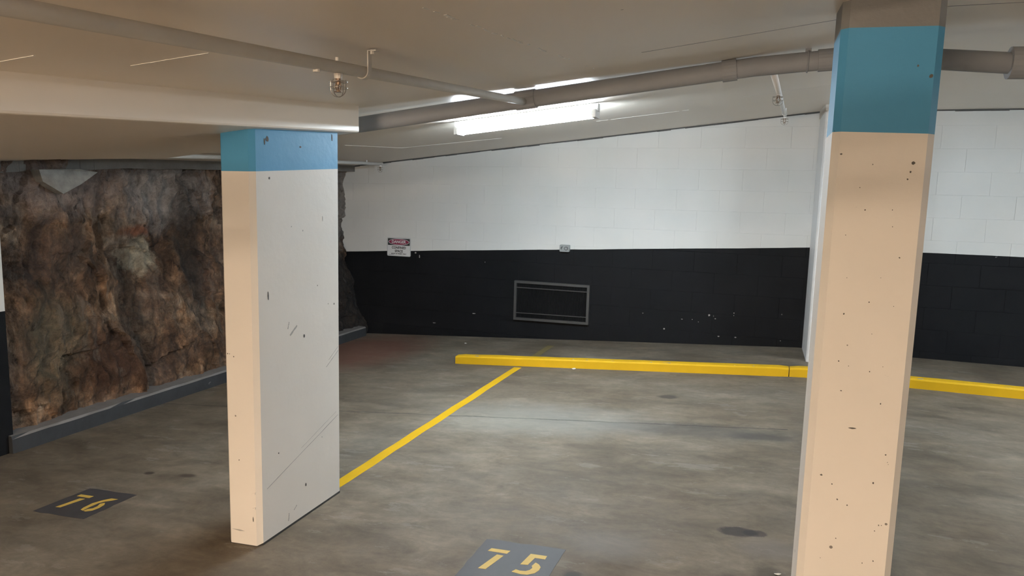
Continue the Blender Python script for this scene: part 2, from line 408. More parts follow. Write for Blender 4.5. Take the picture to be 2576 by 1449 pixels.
# the lower band of slab that rests on the slim pillar
mb = MB(); poly = [(-3.05, -2.0), (-1.845, -2.0), (-1.845, 3.03), (-3.05, 3.03)]
ysl = [-2.0, 0, 1.0, 2.0, 3.03]
v = []; f = []
for y in ysl:
    v += [(-3.05, y, sz(-3.05, y)), (-1.845, y, sz(-1.845, y)), (-1.845, y, cz(-1.845, y) + 0.01), (-3.05, y, cz(-3.05, y) + 0.01)]
for j in range(len(ysl) - 1):
    for k in range(4): f.append((j * 4 + k, j * 4 + (k + 1) % 4, j * 4 + 4 + (k + 1) % 4, j * 4 + 4 + k))
f += [(0, 1, 2, 3), tuple(len(v) - 4 + k for k in (3, 2, 1, 0))]
o = mesh_obj('ceiling_beam', v, f, M['ceiling']); bevel(o, 0.008)
struct(o, 'wide low concrete beam above the slim pillar', 'beam')

# ------------------------------------------------------------------ block wall
def clip(poly, a, b, c):           # keep a*x + b*z + c >= 0
    out = []
    for (p, q) in zip(poly, poly[1:] + poly[:1]):
        dp = a * p[0] + b * p[1] + c; dq = a * q[0] + b * q[1] + c
        if dp >= 0: out.append(p)
        if dp * dq < 0:
            t = dp / (dp - dq); out.append((p[0] + t * (q[0] - p[0]), p[1] + t * (q[1] - p[1])))
    return out
mb = MB()
mb.add([(x, y, z) for y in (YW + 0.003, YW + 0.2) for x, z in
        [(XL, fz(XL) - 0.1), (0.42, fz(1) - 0.1), (XR, fz(1) - 0.1), (XR, cz(1, YW) + 0.1), (0.47, cz(1, YW) + 0.1), (XL, cz(XL, YW) + 0.1)]],
       [(0, 1, 2, 3, 4, 5), (11, 10, 9, 8, 7, 6)] + [(i, (i + 1) % 6, 6 + (i + 1) % 6, 6 + i) for i in range(6)])
wall = struct(mb.build('wall_back', M['wall']), 'painted blockwork wall, white above black', 'wall')
BW, BH, J = 0.405, 0.2, 0.0018
nblk = 0
for r in range(-2, 12):
    z0 = -0.237 + 0.2 * r; z1 = z0 + BH
    off = -3.613 if r % 2 == 0 else -3.41
    for k in range(-4, 20):
        x0 = off + BW * k; x1 = x0 + BW
        if x1 < -4.75 or x0 > 3.4: continue
        j = J / 2
        poly = [(x0 + j, z0 + j), (x1 - j, z0 + j), (x1 - j, z1 - j), (x0 + j, z1 - j)]
        # floor and ceiling edges, both creased
        poly = clip(poly, -0.0588 if x1 <= 0.42 + 0.2 else 0, 1, -(0.075 if x1 <= 0.62 else fz(1)) + 0.004)
        if len(poly) < 3: continue
        if x0 < 0.27: poly = clip(poly, 0.11, -1, ca(YW) - 0.014)
        poly = clip(poly, 0, -1, cz(1, YW) - 0.014) if len(poly) >= 3 else poly
        if len(poly) < 3: continue
        cxm = sum(p[0] for p in poly) / len(poly); czm = sum(p[1] for p in poly) / len(poly)
        h = max(p[1] for p in poly) - min(p[1] for p in poly); w = max(p[0] for p in poly) - min(p[0] for p in poly)
        if h < 0.012 or w < 0.02: continue
        n = len(poly); pr = rnd.uniform(-0.0006, 0.0006)
        sx, szz = 1 - 0.003 / w, 1 - 0.003 / h
        vv = [(p[0], YW + 0.01, p[1]) for p in poly] + [(p[0], YW + 0.0010 + pr, p[1]) for p in poly] + \
             [(cxm + (p[0] - cxm) * sx, YW + pr, czm + (p[1] - czm) * szz) for p in poly]
        ff = [tuple(range(2 * n, 3 * n))]
        for l in (0, 1):
            ff += [(l * n + i, l * n + (i + 1) % n, (l + 1) * n + (i + 1) % n, (l + 1) * n + i) for i in range(n)]
        mesh_obj('block', vv, ff, M['wall'], wall); nblk += 1
# grimy open joint between the wall head and the ceiling
mb = MB()
N_ = 60
for i in range(N_):
    a = -4.6 + 8.0 * i / N_; b = -4.6 + 8.0 * (i + 1) / N_; d = rnd.uniform(0.010, 0.017)
    mb.prism([(a, YW - 0.0015), (b, YW - 0.0015), (b, YW + 0.008), (a, YW + 0.008)], lambda x, y: cz(x, y) - d, lambda x, y: cz(x, y) + 0.002)
struct(mb.build('trim_1', M['grime']), 'dark grimy joint along the head of the block wall', 'joint')

# side and rear walls that close the place behind the camera
def plainwall(name, x0, x1, y0, y1, material):
    mb = MB(); mb.prism([(x0, y0), (x1, y0), (x1, y1), (x0, y1)], lambda x, y: fz(x) - 0.1, lambda x, y: cz(x, y) + 0.1)
    return mb.build(name, material)
struct(plainwall('wall_right', XR, XR + 0.2, YB, 7.3, M['wall']), 'plain painted wall closing the bays', 'wall')
struct(plainwall('wall_rear', XL, XR, YB - 0.2, YB, M['wall']), 'plain painted wall behind the camera', 'wall')
near = struct(plainwall('wall_near', -4.9, -4.2, YB, 2.93, M['wall_side']), 'black and white painted wall end beside the rock', 'wall')

# ------------------------------------------------------------------ rock face
def rockx(y, z):
    lean = 0.30 * min(1, max(0, (z + 0.1) / 1.05)) * min(1, max(0, (y - 3.0) / 1.5) * 0.7 + 0.3)
    p = Vector((y * 1.0, z * 1.0, 3.1))
    w = Vector((noise.noise(p * 2.3), noise.noise(p * 2.3 + Vector((7, 2, 1))), 0)) * 0.35
    q = Vector((y * 1.7, z * 0.9, 1.7)) + w
    d = 0.07 * noise.fractal(q * 1.1, 1.0, 2.0, 3)
    d += 0.055 * (0.5 - abs(noise.noise(q * 2.4 + Vector((3, 1, 8))))) + 0.035 * (0.5 - abs(noise.noise(q * 5.1)))
    vd, vp = noise.voronoi(Vector((y * 4.5, z * 3.0, 0.3)) + w * 3)
    d += 0.03 * (noise.cell(vp[0] * 7.3) - 0.5)
    d += 0.034 * noise.fractal(p * 8, 0.85, 2.1, 5) + 0.02 * noise.fractal(Vector((y * 14, z * 6, 2)), 0.8, 2.1, 3)
    return -4.265 - lean + d
ny, nz = 240, 110
v = []; f = []
for j in range(nz + 1):
    for i in range(ny + 1):
        y = 2.86 + (7.2 - 2.86) * i / ny
        zb, zt = -0.25, cz(-4.5, y) + 0.05
        z = zb + (zt - zb) * j / nz
        v.append((rockx(y, z), y, z))
for j in range(nz):
    for i in range(ny):
        a = j * (ny + 1) + i; f.append((a, a + 1, a + ny + 2, a + ny + 1))
rock = struct(mesh_obj('wall_left', v, f, M['rock'], smooth=False), 'rough brown excavated rock face', 'wall')
# solid ground behind the face
mb = MB(); mb.box(-5.2, -4.75, 2.8, 7.3, -0.4, 1.9)
rock2 = mb.build('backing', M['concrete'], rock)
# concrete ledger under the roof, above the rock
mb = MB()
for i in range(40):
    a = 2.9 + 4.25 * i / 40; b = 2.9 + 4.25 * (i + 1) / 40; h = 0.05 + 0.02 * noise.noise(Vector((a * 2, 0, 0))); pr = 0.012 * noise.noise(Vector((a * 3, 4, 0)))
    xf = -4.40 + pr
    mb.prism([(-4.75, a), (xf, a), (xf, b), (-4.75, b)], lambda x, y: cz(-4.45, y) - h - 0.015, lambda x, y: cz(-4.45, y) + 0.08)
mb.build('ledger', M['concrete'], rock)
# pale mortar patch hanging below the ledger
pp = [(3.27, 1.545), (3.55, 1.56), (3.70, 1.545), (3.56, 1.46), (3.42, 1.395), (3.30, 1.47)]
xf = -4.30
vv = [(xf - 0.12, a, b) for a, b in pp] + [(xf + 0.012 * math.sin(i * 2.1), a, b) for i, (a, b) in enumerate(pp)]
n = len(pp)
mesh_obj('mortar_patch', vv, [tuple(range(n)), tuple(range(2 * n - 1, n - 1, -1))] + [(i, (i + 1) % n, n + (i + 1) % n, n + i) for i in range(n)], M['grout'], rock)

# kerb along the foot of the rock
mb = MB(); P = 36
prof = [(-4.40, -0.25), (-4.165, -0.25), (-4.165, 0.092), (-4.178, 0.105), (-4.40, 0.112)]
v = []; f = []
for i in range(P + 1):
    y = 2.9 + (6.98 - 2.9) * i / P
    for k, (x, dz) in enumerate(prof):
        wob = 0.006 * noise.noise(Vector((y * 5, k, 1)))
        v.append((x + wob, y, fz(-4.17) + dz + (wob if k > 1 else 0)))
k = len(prof)
for i in range(P):
    for q in range(k): f.append((i * k + q, i * k + (q + 1) % k, (i + 1) * k + (q + 1) % k, (i + 1) * k + q))
f += [tuple(range(k)), tuple(range(P * k + k - 1, P * k - 1, -1))]
struct(mesh_obj('baseboard_left', v, f, M['curb']), 'low concrete kerb along the foot of the rock face', 'kerb')

# ------------------------------------------------------------------ pillars
def chamfered(x0, x1, y0, y1, c):
    return [(x0 + c, y0), (x1 - c, y0), (x1, y0 + c), (x1, y1 - c), (x1 - c, y1), (x0 + c, y1), (x0, y1 - c), (x0, y0 + c)]
def blob(poly2, to3, depth, name, material, parent):
    """thin flat mark with its own thickness; to3(u, v, d) maps to world"""
    n = len(poly2)
    vv = [to3(a, b, -0.001) for a, b in poly2] + [to3(a, b, depth) for a, b in poly2]
    return rel(mesh_obj(name, vv, [tuple(range(n)), tuple(range(2 * n - 1, n - 1, -1))] + [(i, (i + 1) % n, n + (i + 1) % n, n + i) for i in range(n)], M[material]), parent)
def spot(u, v, a, b, rot=0, n=8):
    P = []
    for i in range(n):
        t = 2 * math.pi * i / n; k = rnd.uniform(0.7, 1.1); x, y = a * k * math.cos(t), b * k * math.sin(t)
        P.append((u + x * math.cos(rot) - y * math.sin(rot), v + x * math.sin(rot) + y * math.cos(rot)))
    return P

# slim pillar under the beam
pl = thing('concrete_pillar', 'slim cream pillar with a narrow blue band under the beam', 'pillar', (-1.97, 2.62, fz(-1.97)))
poly = chamfered(-2.055, -1.886, 2.311, 2.925, 0.019)
band = lambda x, y: 1.523 + 0.062 * (y - 2.311)
mb = MB().prism(poly, lambda x, y: fz(x) - 0.002, band); rel(mb.build('shaft', M['cream']), pl)
mb = MB().prism(poly, band, lambda x, y: sz(x, y) + 0.003); o = rel(mb.build('painted_band', M['blue']), pl); o['label'] = 'blue painted top of the pillar'
jb = chamfered(-2.0565, -1.8845, 2.3095, 2.9265, 0.019)
o = rel(MB().prism(jb, lambda x, y: fz(x) - 0.002, lambda x, y: fz(x) + (0.010 if x > -1.9 else 0.002)).build('base_joint', M['dark']), pl); o['label'] = 'dark open joint at the foot of the pillar'
side = lambda y, z, d: (-1.886 + d, y, z)
for (y, z, a, b, rot) in [(2.63, 0.81, .006, .009, 0), (2.63, 0.115, .006, .010, .2), (2.62, 1.64, .006, .005, 0), (2.40, 1.655, .010, .012, 0),
                          (2.385, 1.645, .004, .014, 0), (2.41, 1.50, .006, .006, 0), (2.55, 1.3, .003, .003, 0), (2.63, 1.28, .003, .004, 0), (2.78, 1.33, .003, .012, 0),
                          (2.39, 1.02, .004, .022, 0), (2.82, 0.93, .003, .003, 0), (2.44, 0.33, .004, .004, 0), (2.76, 0.30, .003, .004, 0), (2.86, 1.70, .004, .02, 0)]:
    blob(spot(y, z, a, b, rot), side, 0.0008, 'paint_chip', 'chip' if a > .0035 else 'scuff', pl)
for (p, q, w) in [((2.36, 0.20), (2.895, 0.37), .0030), ((2.60, 0.30), (2.88, 0.39), .0016), ((2.53, 0.83), (2.58, 0.865), .010), ((2.515, 0.86), (2.525, 0.89), .006),
                  ((2.80, 0.63), (2.90, 0.69), .003), ((2.82, 0.66), (2.90, 0.71), .0018), ((2.54, 0.03), (2.56, 0.045), .006), ((2.50, -0.005), (2.505, 0.03), .006)]:
    p = Vector(p); q = Vector(q); t = (q - p).normalized(); s = Vector((-t.y, t.x)); P = []
    for i in range(7): P.append(p.lerp(q, i / 6) + s * w * rnd.uniform(0.2, 0.6))
    for i in range(6, -1, -1): P.append(p.lerp(q, i / 6) - s * w * rnd.uniform(0.2, 0.6))
    blob([tuple(k) for k in P], side, 0.0006, 'scuff_mark', 'scuff', pl)
front = lambda x, z, d: (x, 2.311 - d, z)
for (x, z, a, b) in [(-2.03, 0.78, .003, .003), (-2.0, 0.77, .003, .003), (-1.985, 0.33, .003, .003), (-2.02, 0.78, .002, .002), (-1.92, 0.08, .003, .012)]:
    blob(spot(x, z, a, b), front, 0.0008, 'paint_chip', 'chip', pl)
blob([(-2.03, 0.02), (-1.99, 0.016), (-1.965, 0.02), (-1.99, 0.023)], front, 0.0008, 'scuff_mark', 'scuff', pl)
for z in (0.185, 0.12):
    blob([(-1.925, z), (-1.905, z + 0.008), (-1.905, z + 0.016), (-1.92, z + 0.010)], front, 0.004, 'peeling_paint', 'cream', pl)

# stout pillar near the camera
pr_ = thing('concrete_pillar', 'stout cream pillar nearest the camera with a deep blue band', 'pillar', (0.322, 2.43, fz(0.322)))
X0, X1, Y0, Y1 = 0.188, 0.455, 2.305, 2.54
poly = chamfered(X0, X1, Y0, Y1, 0.020)
b0 = lambda x, y: 1.661 - 0.03 * (x - 0.32); b1 = lambda x, y: 1.954 - 0.025 * (x - 0.32)
mb = MB().prism(poly, lambda x, y: fz(x) - 0.002, b0); rel(mb.build('shaft', M['cream']), pr_)
mb = MB().prism(poly, b0, b1); o = rel(mb.build('painted_band', M['blue']), pr_); o['label'] = 'deep blue painted band near the pillar head'
mb = MB().prism(poly, b1, lambda x, y: cz(x, y) + 0.003); o = rel(mb.build('pillar_head', M['capgrey']), pr_); o['label'] = 'grey pillar head with painted-in shade where it meets the ceiling'
fr = lambda x, z, d: (x, Y0 - d, z)
for i in range(34):
    x = rnd.uniform(X0 + 0.03, X1 - 0.03); z = rnd.uniform(0.35, 1.63); a = rnd.choice([.0012, .0015, .002, .0026])
    blob(spot(x, z, a, a * rnd.uniform(.7, 1.4)), fr, 0.0007, 'paint_chip', 'chip', pr_)
for (x, z, a, b) in [(0.405, 1.575, .006, .005), (0.40, 1.55, .003, .003), (0.215, 1.60, .004, .003), (0.393, 1.845, .003, .004), (0.428, 1.815, .006, .006), (0.235, 0.62, .004, .003), (0.31, 0.78, .012, .003)]:
    blob(spot(x, z, a, b), fr, 0.0008, 'paint_chip', 'chip', pr_)

# white column against the block wall
wc = thing('concrete_pillar', 'plain white column standing against the block wall', 'pillar', (0.63, 6.8, fz(0.63)))
poly = chamfered(0.465, 0.80, 6.5, YW - 0.001, 0.012)
rel(MB().prism(poly, lambda x, y: fz(x) - 0.002, lambda x, y: 2.225).build('shaft', M['white_col']), wc)
rel(MB().prism(chamfered(0.458, 0.807, 6.492, YW - 0.001, 0.006), lambda x, y: 2.225, lambda x, y: cz(x, y) + 0.002).build('head_packing', M['pipe']), wc)

# ------------------------------------------------------------------ kerb stops
def stop(x0, y0, x1, y1, label, seed):
    r = thing('wheel_stop', label, 'wheel stop', ((x0 + x1) / 2, (y0 + y1) / 2 + 0.045, fz((x0 + x1) / 2)), 'yellow wheel stops in front of the block wall')
    prof = [(0, -0.006), (0.0, 0.062), (0.010, 0.074), (0.084, 0.075), (0.094, 0.064), (0.094, -0.006)]
    v = []; f = []; n = len(prof); K = 40
    for i in range(K + 1):
        t = i / K; x = x0 + (x1 - x0) * t; y = y0 + (y1 - y0) * t
        e = 0.006 if i in (0, K) else 0
        for q, (dy, dz) in enumerate(prof):
            w = 0.0022 * noise.noise(Vector((x * 4, q * 3 + seed, 0))) if 0 < q < 5 else 0
            v.append((x, y + dy + (e if q in (0, 1, 2) else -e if q in (3, 4, 5) else 0), fz(x) + dz - (e if 0 < q < 5 else 0) + w))
    for i in range(K):
        for q in range(n): f.append((i * n + q, i * n + (q + 1) % n, (i + 1) * n + (q + 1) % n, (i + 1) * n + q))
    f += [tuple(range(n)), tuple(range(K * n + n - 1, K * n - 1, -1))]
    rel(mesh_obj('kerb_body', v, f, M['yellow']), r)
    # chips through the paint along the top front edge
    for i in range(9):
        t = rnd.uniform(0.03, 0.97); x = x0 + (x1 - x0) * t; y = y0 + (y1 - y0) * t; L = rnd.uniform(.01, .05)
        mb = MB().prism([(x, y + 0.010), (x + L, y + 0.010), (x + L * .8, y + 0.017), (x + L * .2, y + 0.018)], lambda a, b: fz(a) + 0.070, lambda a, b: fz(a) + 0.0775)
        rel(mb.build('paint_chip', M['scuff'] if i % 3 else M['digit']), r)
    return r
stop(-2.535, 5.80, 0.302, 5.888, 'long yellow wheel stop across the end of the yellow bay line', 1)
stop(0.309, 5.89, 3.1, 5.89, 'yellow wheel stop running behind the stout near pillar', 9)

# ------------------------------------------------------------------ painted floor markings
def strip(pts, w, material, name, zoff=0.0012):
    v = []; f = []
    for i, (x, y) in enumerate(pts):
        j = rnd.uniform(-0.003, 0.003)
        for s_, zz in ((-1, 0), (1, 0), (1, zoff), (-1, zoff)):
            xx = x + s_ * (w / 2) + j; v.append((xx, y, fz(xx) - 0.001 + zz + (0.001 if zz else 0)))
    for i in range(len(pts) - 1):
        for k in range(4): f.append((i * 4 + k, i * 4 + (k + 1) % 4, i * 4 + 4 + (k + 1) % 4, i * 4 + 4 + k))
    f += [(0, 1, 2, 3), tuple(len(v) - 4 + k for k in (3, 2, 1, 0))]
    return mesh_obj(name, v, f, M[material])
ln = thing('bay_line', 'yellow painted bay line running from the slim pillar to the wall', 'line', (-1.93, 4.4, fz(-1.93)))
L = lambda y: -1.955 + (y - 3.0) * 0.0125
rel(strip([(L(y), y) for y in [2.935 + 0.118 * i for i in range(25)]], 0.070, 'yellow_line', 'fresh_stripe'), ln)
o = rel(strip([(L(y), y) for y in [5.90 + 0.11 * i for i in range(9)]], 0.070, 'yellow_faded', 'faded_stripe'), ln); o['label'] = 'worn end of the line behind the wheel stop'

def flat(poly, z, material, name, parent):
    mb = MB().prism(poly, lambda x, y: fz(x) - 0.001, lambda x, y: fz(x) + z)
    return rel(mb.build(name, material), parent)
def soft(poly, n=7, k=0.004):
    out = []
    for p, q in zip(poly, poly[1:] + poly[:1]):
        for i in range(n):
            t = i / n; out.append((p[0] + (q[0] - p[0]) * t + rnd.uniform(-k, k), p[1] + (q[1] - p[1]) * t + rnd.uniform(-k, k)))
    return out
b75 = thing('bay_number', 'dark painted floor panel reading 75 in the open bay at the bottom edge', 'floor marking', (-0.83, 2.46, fz(-0.83)), 'painted bay numbers')
flat(soft([(-1.005, 2.30), (-0.655, 2.30), (-0.652, 2.638), (-0.992, 2.638)]), 0.0010, M['plate'], 'panel', b75)
flat([(-0.945, 2.565), (-0.863, 2.564), (-0.869, 2.538), (-0.952, 2.541)], 0.0018, M['digit'], 'digit_seven', b75)
flat([(-0.905, 2.521), (-0.876, 2.519), (-0.907, 2.400), (-0.938, 2.399)], 0.0018, M['digit'], 'digit_seven', b75)
flat([(-0.776, 2.563), (-0.708, 2.563), (-0.708, 2.536), (-0.75, 2.536), (-0.76, 2.476), (-0.79, 2.472)], 0.0018, M['digit'], 'digit_five', b75)
flat([(-0.736, 2.501), (-0.719, 2.49), (-0.707, 2.472), (-0.706, 2.448), (-0.716, 2.422), (-0.74, 2.404), (-0.768, 2.402), (-0.804, 2.41),
      (-0.794, 2.43), (-0.776, 2.425), (-0.754, 2.428), (-0.741, 2.44), (-0.736, 2.458), (-0.743, 2.472)], 0.0018, M['digit'], 'digit_five', b75)
b76 = thing('bay_number', 'dark painted floor panel reading 76 on the dim floor left of the slim pillar', 'floor marking', (-3.04, 2.46, fz(-3.04)), 'painted bay numbers')
flat(soft([(-3.214, 2.311), (-2.886, 2.309), (-2.878, 2.605), (-3.202, 2.609)]), 0.0010, M['plate'], 'panel', b76)
flat([(-3.169, 2.532), (-3.082, 2.532), (-3.085, 2.508), (-3.171, 2.510)], 0.0018, M['digit'], 'digit_seven', b76)
flat([(-3.128, 2.491), (-3.096, 2.494), (-3.123, 2.382), (-3.151, 2.379)], 0.0018, M['digit'], 'digit_seven', b76)
flat([(-2.925, 2.535), (-2.966, 2.535), (-2.99, 2.506), (-3.01, 2.463), (-3.006, 2.411), (-2.997, 2.388), (-2.977, 2.383), (-2.98, 2.401),
      (-2.982, 2.426), (-2.980, 2.472), (-2.965, 2.497), (-2.942, 2.514)], 0.0018, M['digit'], 'digit_six', b76)
flat([(-2.951, 2.484), (-2.932, 2.463), (-2.925, 2.428), (-2.931, 2.396), (-2.955, 2.379), (-2.972, 2.382), (-2.970, 2.403), (-2.952, 2.416),
      (-2.952, 2.442), (-2.966, 2.468)], 0.0018, M['digit'], 'digit_six', b76)

# ------------------------------------------------------------------ sprinkler pipework
mainpts = [(-3.2, 1.683), (-2.6, 1.748), (-2.0, 1.809), (-1.25, 1.900), (-0.06, 2.036), (0.254, 2.056), (0.65, 2.040), (0.88, 2.018), (1.4, 2.005), (4.5, 2.0)]
YM = 3.32
def mz(x):
    for (a, za), (b, zb) in zip(mainpts, mainpts[1:]):
        if a <= x <= b: return za + (zb - za) * (x - a) / (b - a)
mp = thing('water_main_pipe', 'thick painted main pipe crossing under the ceiling', 'pipe', (0, YM, mz(0)))
RM = 0.041
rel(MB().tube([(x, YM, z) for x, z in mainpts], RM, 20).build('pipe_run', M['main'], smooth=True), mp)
for x, w, k in ((-0.165, 0.03, 1.16), (0.225, 0.035, 1.12), (0.93, 0.05, 1.5), (1.06, 0.10, 1.3), (-1.1, 0.05, 1.12)):
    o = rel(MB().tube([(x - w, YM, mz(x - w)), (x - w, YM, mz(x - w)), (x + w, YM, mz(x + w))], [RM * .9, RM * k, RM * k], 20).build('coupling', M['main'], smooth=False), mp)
# tee drop at the far coupling
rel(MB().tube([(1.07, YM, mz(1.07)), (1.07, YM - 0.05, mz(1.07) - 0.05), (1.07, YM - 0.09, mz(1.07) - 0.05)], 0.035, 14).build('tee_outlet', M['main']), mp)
# hanger straps up to the ceiling
for x in (-2.3, 0.15, 1.5):
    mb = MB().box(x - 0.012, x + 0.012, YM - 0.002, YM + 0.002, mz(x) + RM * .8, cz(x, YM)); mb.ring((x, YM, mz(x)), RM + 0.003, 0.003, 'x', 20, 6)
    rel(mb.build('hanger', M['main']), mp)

def hook(root, x, y, z, r, ceilz):
    """J shaped pipe hanger bolted to the ceiling"""
    mb = MB(); w = 0.010
    pts = [(0.045, ceilz - z - 0.003), (r + 0.003, ceilz - z - 0.003), (r + 0.003, 0.0)]
    for i in range(1, 13):
        a = -math.pi * 0.80 * i / 12; pts.append(((r + 0.003) * math.cos(a), (r + 0.003) * math.sin(a)))
    v = []; f = []
    for i, (u, h) in enumerate(pts):
        pu, ph = pts[max(i - 1, 0)]; nu, nh = pts[min(i + 1, len(pts) - 1)]
        t = Vector((nu - pu, nh - ph)).normalized(); nn = Vector((-t.y, t.x)) * 0.0016
        for sy, sn in ((-w, -1), (w, -1), (w, 1), (-w, 1)):
            v.append((x + u + nn.x * sn, y + sy, z + h + nn.y * sn))
    for i in range(len(pts) - 1):
        for k in range(4): f.append((i * 4 + k, i * 4 + (k + 1) % 4, i * 4 + 4 + (k + 1) % 4, i * 4 + 4 + k))
    f += [(0, 1, 2, 3), tuple(len(v) - 4 + k for k in (3, 2, 1, 0))]
    o = rel(mesh_obj('hanger', v, f, M['pipe']), root); o['label'] = 'hooked strap holding the pipe'
    rel(MB().tube([(x + 0.028, y, ceilz - 0.012), (x + 0.028, y, ceilz)], 0.006, 6).build('bolt', M['pipe']), root)

def branch(name, label, pts, r, material, group='sprinkler branch pipes'):
    t = thing(name, label, 'pipe', pts[0], group)
    rel(MB().tube(pts, r, 14).build('pipe_run', M[material], smooth=True), t); return t
# branch that runs towards the camera
bz = lambda y: cz(-1.1, y) - 0.060
brA = branch('sprinkler_pipe', 'branch pipe running from the main towards the top left corner', [(-1.1, y, bz(y)) for y in (-1.5, 0, 1, 2, 3, YM - 0.046)], 0.0165, 'pipe')
hook(brA, -1.1, 1.83, bz(1.83), 0.0165, cz(-1.1, 1.83))
hook(brA, -1.1, -0.6, bz(-0.6), 0.0165, cz(-1.1, -0.6))
rel(MB().tube([(-1.103, 1.70, bz(1.70) + 0.012), (-1.103, 1.70, bz(1.70) + 0.026)], 0.005, 8).build('plug', M['pipe']), brA)
rel(MB().tube([(-1.1, 1.60, bz(1.60) - 0.012), (-1.1, 1.60, bz(1.60) - 0.022)], 0.009, 10).build('plug', M['pipe']), brA)
# branch towards the wall on the right
c0 = Vector((0.016, YM + 0.038, 2.02)); c1 = Vector((0.152, 6.63, 2.206))
brB = branch('sprinkler_pipe', 'short pale branch pipe reaching the block wall near the white column', [c0, c1], 0.015, 'pipe_white')
mb = MB().tube([c1 + Vector((0, -0.25, -0.015)), c1 + Vector((0, -0.25, 0.055))], 0.004, 6); mb.ring(c1 + Vector((-0.01, -0.25, -0.012)), 0.019, 0.002, 'y', 16, 6)
rel(mb.build('hanger', M['pipe_white']), brB)
# branch above the rock
dz = lambda y: 1.693 + (y - 4.41) * 0.0317
brC = branch('sprinkler_pipe', 'white branch pipe running above the rock face into the far corner', [(-3.93, 0.5, dz(.5) - .05), (-3.93, 4.4, dz(4.4)), (-3.93, 6.92, dz(6.92))], 0.0165, 'pipe_white')
mb = MB().tube([(-3.93, 6.6, dz(6.6)), (-3.93, 6.6, cz(-3.93, 6.6))], 0.007, 8)
mb.add([], []); mb.tube([(-3.99, 6.6, dz(6.6) + 0.045), (-3.90, 6.6, dz(6.6) + 0.055)], 0.006, 6)
rel(mb.build('hanger', M['pipe_white']), brC)

def sprinkler(loc, drop, label, scale=1.0, fitting='pipe'):
    t = thing('fire_sprinkler', label, 'sprinkler', loc, 'caged sprinkler heads')
    x, y, z = loc; s = scale
    rel(MB().tube([(x, y, z + drop), (x, y, z + 0.004)], [0.012 * s, 0.010 * s], 12).build('socket', M[fitting]), t)
    mb = MB().tube([(x, y, z + 0.006), (x, y, z - 0.004), (x, y, z - 0.006), (x, y, z - 0.012)], [0.0075 * s, 0.0075 * s, 0.006 * s, 0.005 * s], 8)
    for sg in (-1, 1):
        mb.tube([(x + sg * 0.006 * s, y, z - 0.006 * s), (x + sg * 0.009 * s, y, z - 0.016 * s), (x + sg * 0.005 * s, y, z - 0.026 * s), (x, y, z - 0.030 * s)], 0.0016 * s, 6)
    mb.tube([(x, y, z - 0.010 * s), (x, y, z - 0.030 * s)], 0.0022 * s, 6)
    rel(mb.build('head_frame', M['brass']), t)
    rel(MB().tube([(x, y, z - 0.030 * s), (x, y, z - 0.0315 * s)], 0.011 * s, 14).build('deflector', M['brass']), t)
    mb = MB(); R = 0.024 * s; h = 0.020 * s; wr = 0.0011 * s
    for ax in (0, 1):
        P = []
        for i in range(21):
            a = math.pi * i / 20; u = R * math.cos(a); w = -h - 0.024 * s * math.sin(a) ** 0.8
            P.append((x + (u if ax == 0 else 0), y + (u if ax else 0), z + w))
        P = [(P[0][0], P[0][1], z)] + P + [(P[-1][0], P[-1][1], z)]
        mb.tube(P, wr, 5)
    mb.ring((x, y, z - 0.004), R, wr, 'z', 24, 5); mb.ring((x, y, z - h), R * 1.0, wr, 'z', 24, 5)
    for ax in (0, 1):
        mb.tube([(x - R, y, z - 0.004), (x + R, y, z - 0.004)] if ax == 0 else [(x, y - R, z - 0.004), (x, y + R, z - 0.004)], wr, 5)
    rel(mb.build('wire_guard', M['wire']), t)
    return t
sprinkler((-1.1, 1.70, bz(1.70) - 0.034), 0.0172, 'caged sprinkler head under the pipe above the slim pillar', 1.0)
q = c0.lerp(c1, 0.30); sprinkler((q.x, q.y, q.z - 0.026), 0.0105, 'caged sprinkler head halfway along the pale branch pipe', 1.15, 'pipe_white')
q = c0.lerp(c1, 0.985); sprinkler((q.x, q.y, q.z - 0.030), 0.0145, 'caged sprinkler head at the wall end of the pale branch pipe', 1.2, 'pipe_white')
sprinkler((-3.93, 6.88, dz(6.88) - 0.036), 0.019, 'caged sprinkler head in the far corner above the danger sign', 1.25, 'pipe_white')

# ------------------------------------------------------------------ lamps
def batten(name, label, c, length, axis, tube_mat, slope=0.0, hung=False):
    """twin tube batten; axis 'x' or 'y'; c is the centre of the tubes"""
    t = thing(name, label, 'lamp', c)
    ux = Vector((1, 0, slope)) if axis == 'x' else Vector((0, 1, slope)); uy = Vector((0, 1, 0)) if axis == 'x' else Vector((-1, 0, 0))
    C_ = Vector(c); H = length / 2
    def bar(a0, a1, b0, b1, z0, z1):
        P = [C_ + ux * a + uy * b + Vector((0, 0, z)) for z in (z0, z1) for a, b in ((a0, b0), (a1, b0), (a1, b1), (a0, b1))]
        return MB().add(P, [(0, 3, 2, 1), (4, 5, 6, 7), (0, 1, 5, 4), (1, 2, 6, 5), (2, 3, 7, 6), (3, 0, 4, 7)])
    rel(bar(-H - 0.02, H + 0.02, -0.030, 0.030, 0.022, 0.068).build('housing', M['lampbody']), t)
    for sg in (-1, 1):
        if hung:
            a = C_ + ux * sg * H * 0.7
            rel(MB().tube([a + Vector((0, 0, 0.066)), (a.x, a.y, cz(a.x, a.y))], 0.004, 6).build('hanger_rod', M['lampbody']), t)
        rel(bar(sg * H - 0.012, sg * H + 0.012, -0.060, 0.060, -0.018, 0.030).build('lampholder', M['lampbody']), t)
        o = rel(MB().tube([C_ + ux * (-H + 0.012) + uy * sg * 0.042, C_ + ux * (H - 0.012) + uy * sg * 0.042], 0.013, 14).build('tube', tube_mat, smooth=True), t)
    return t
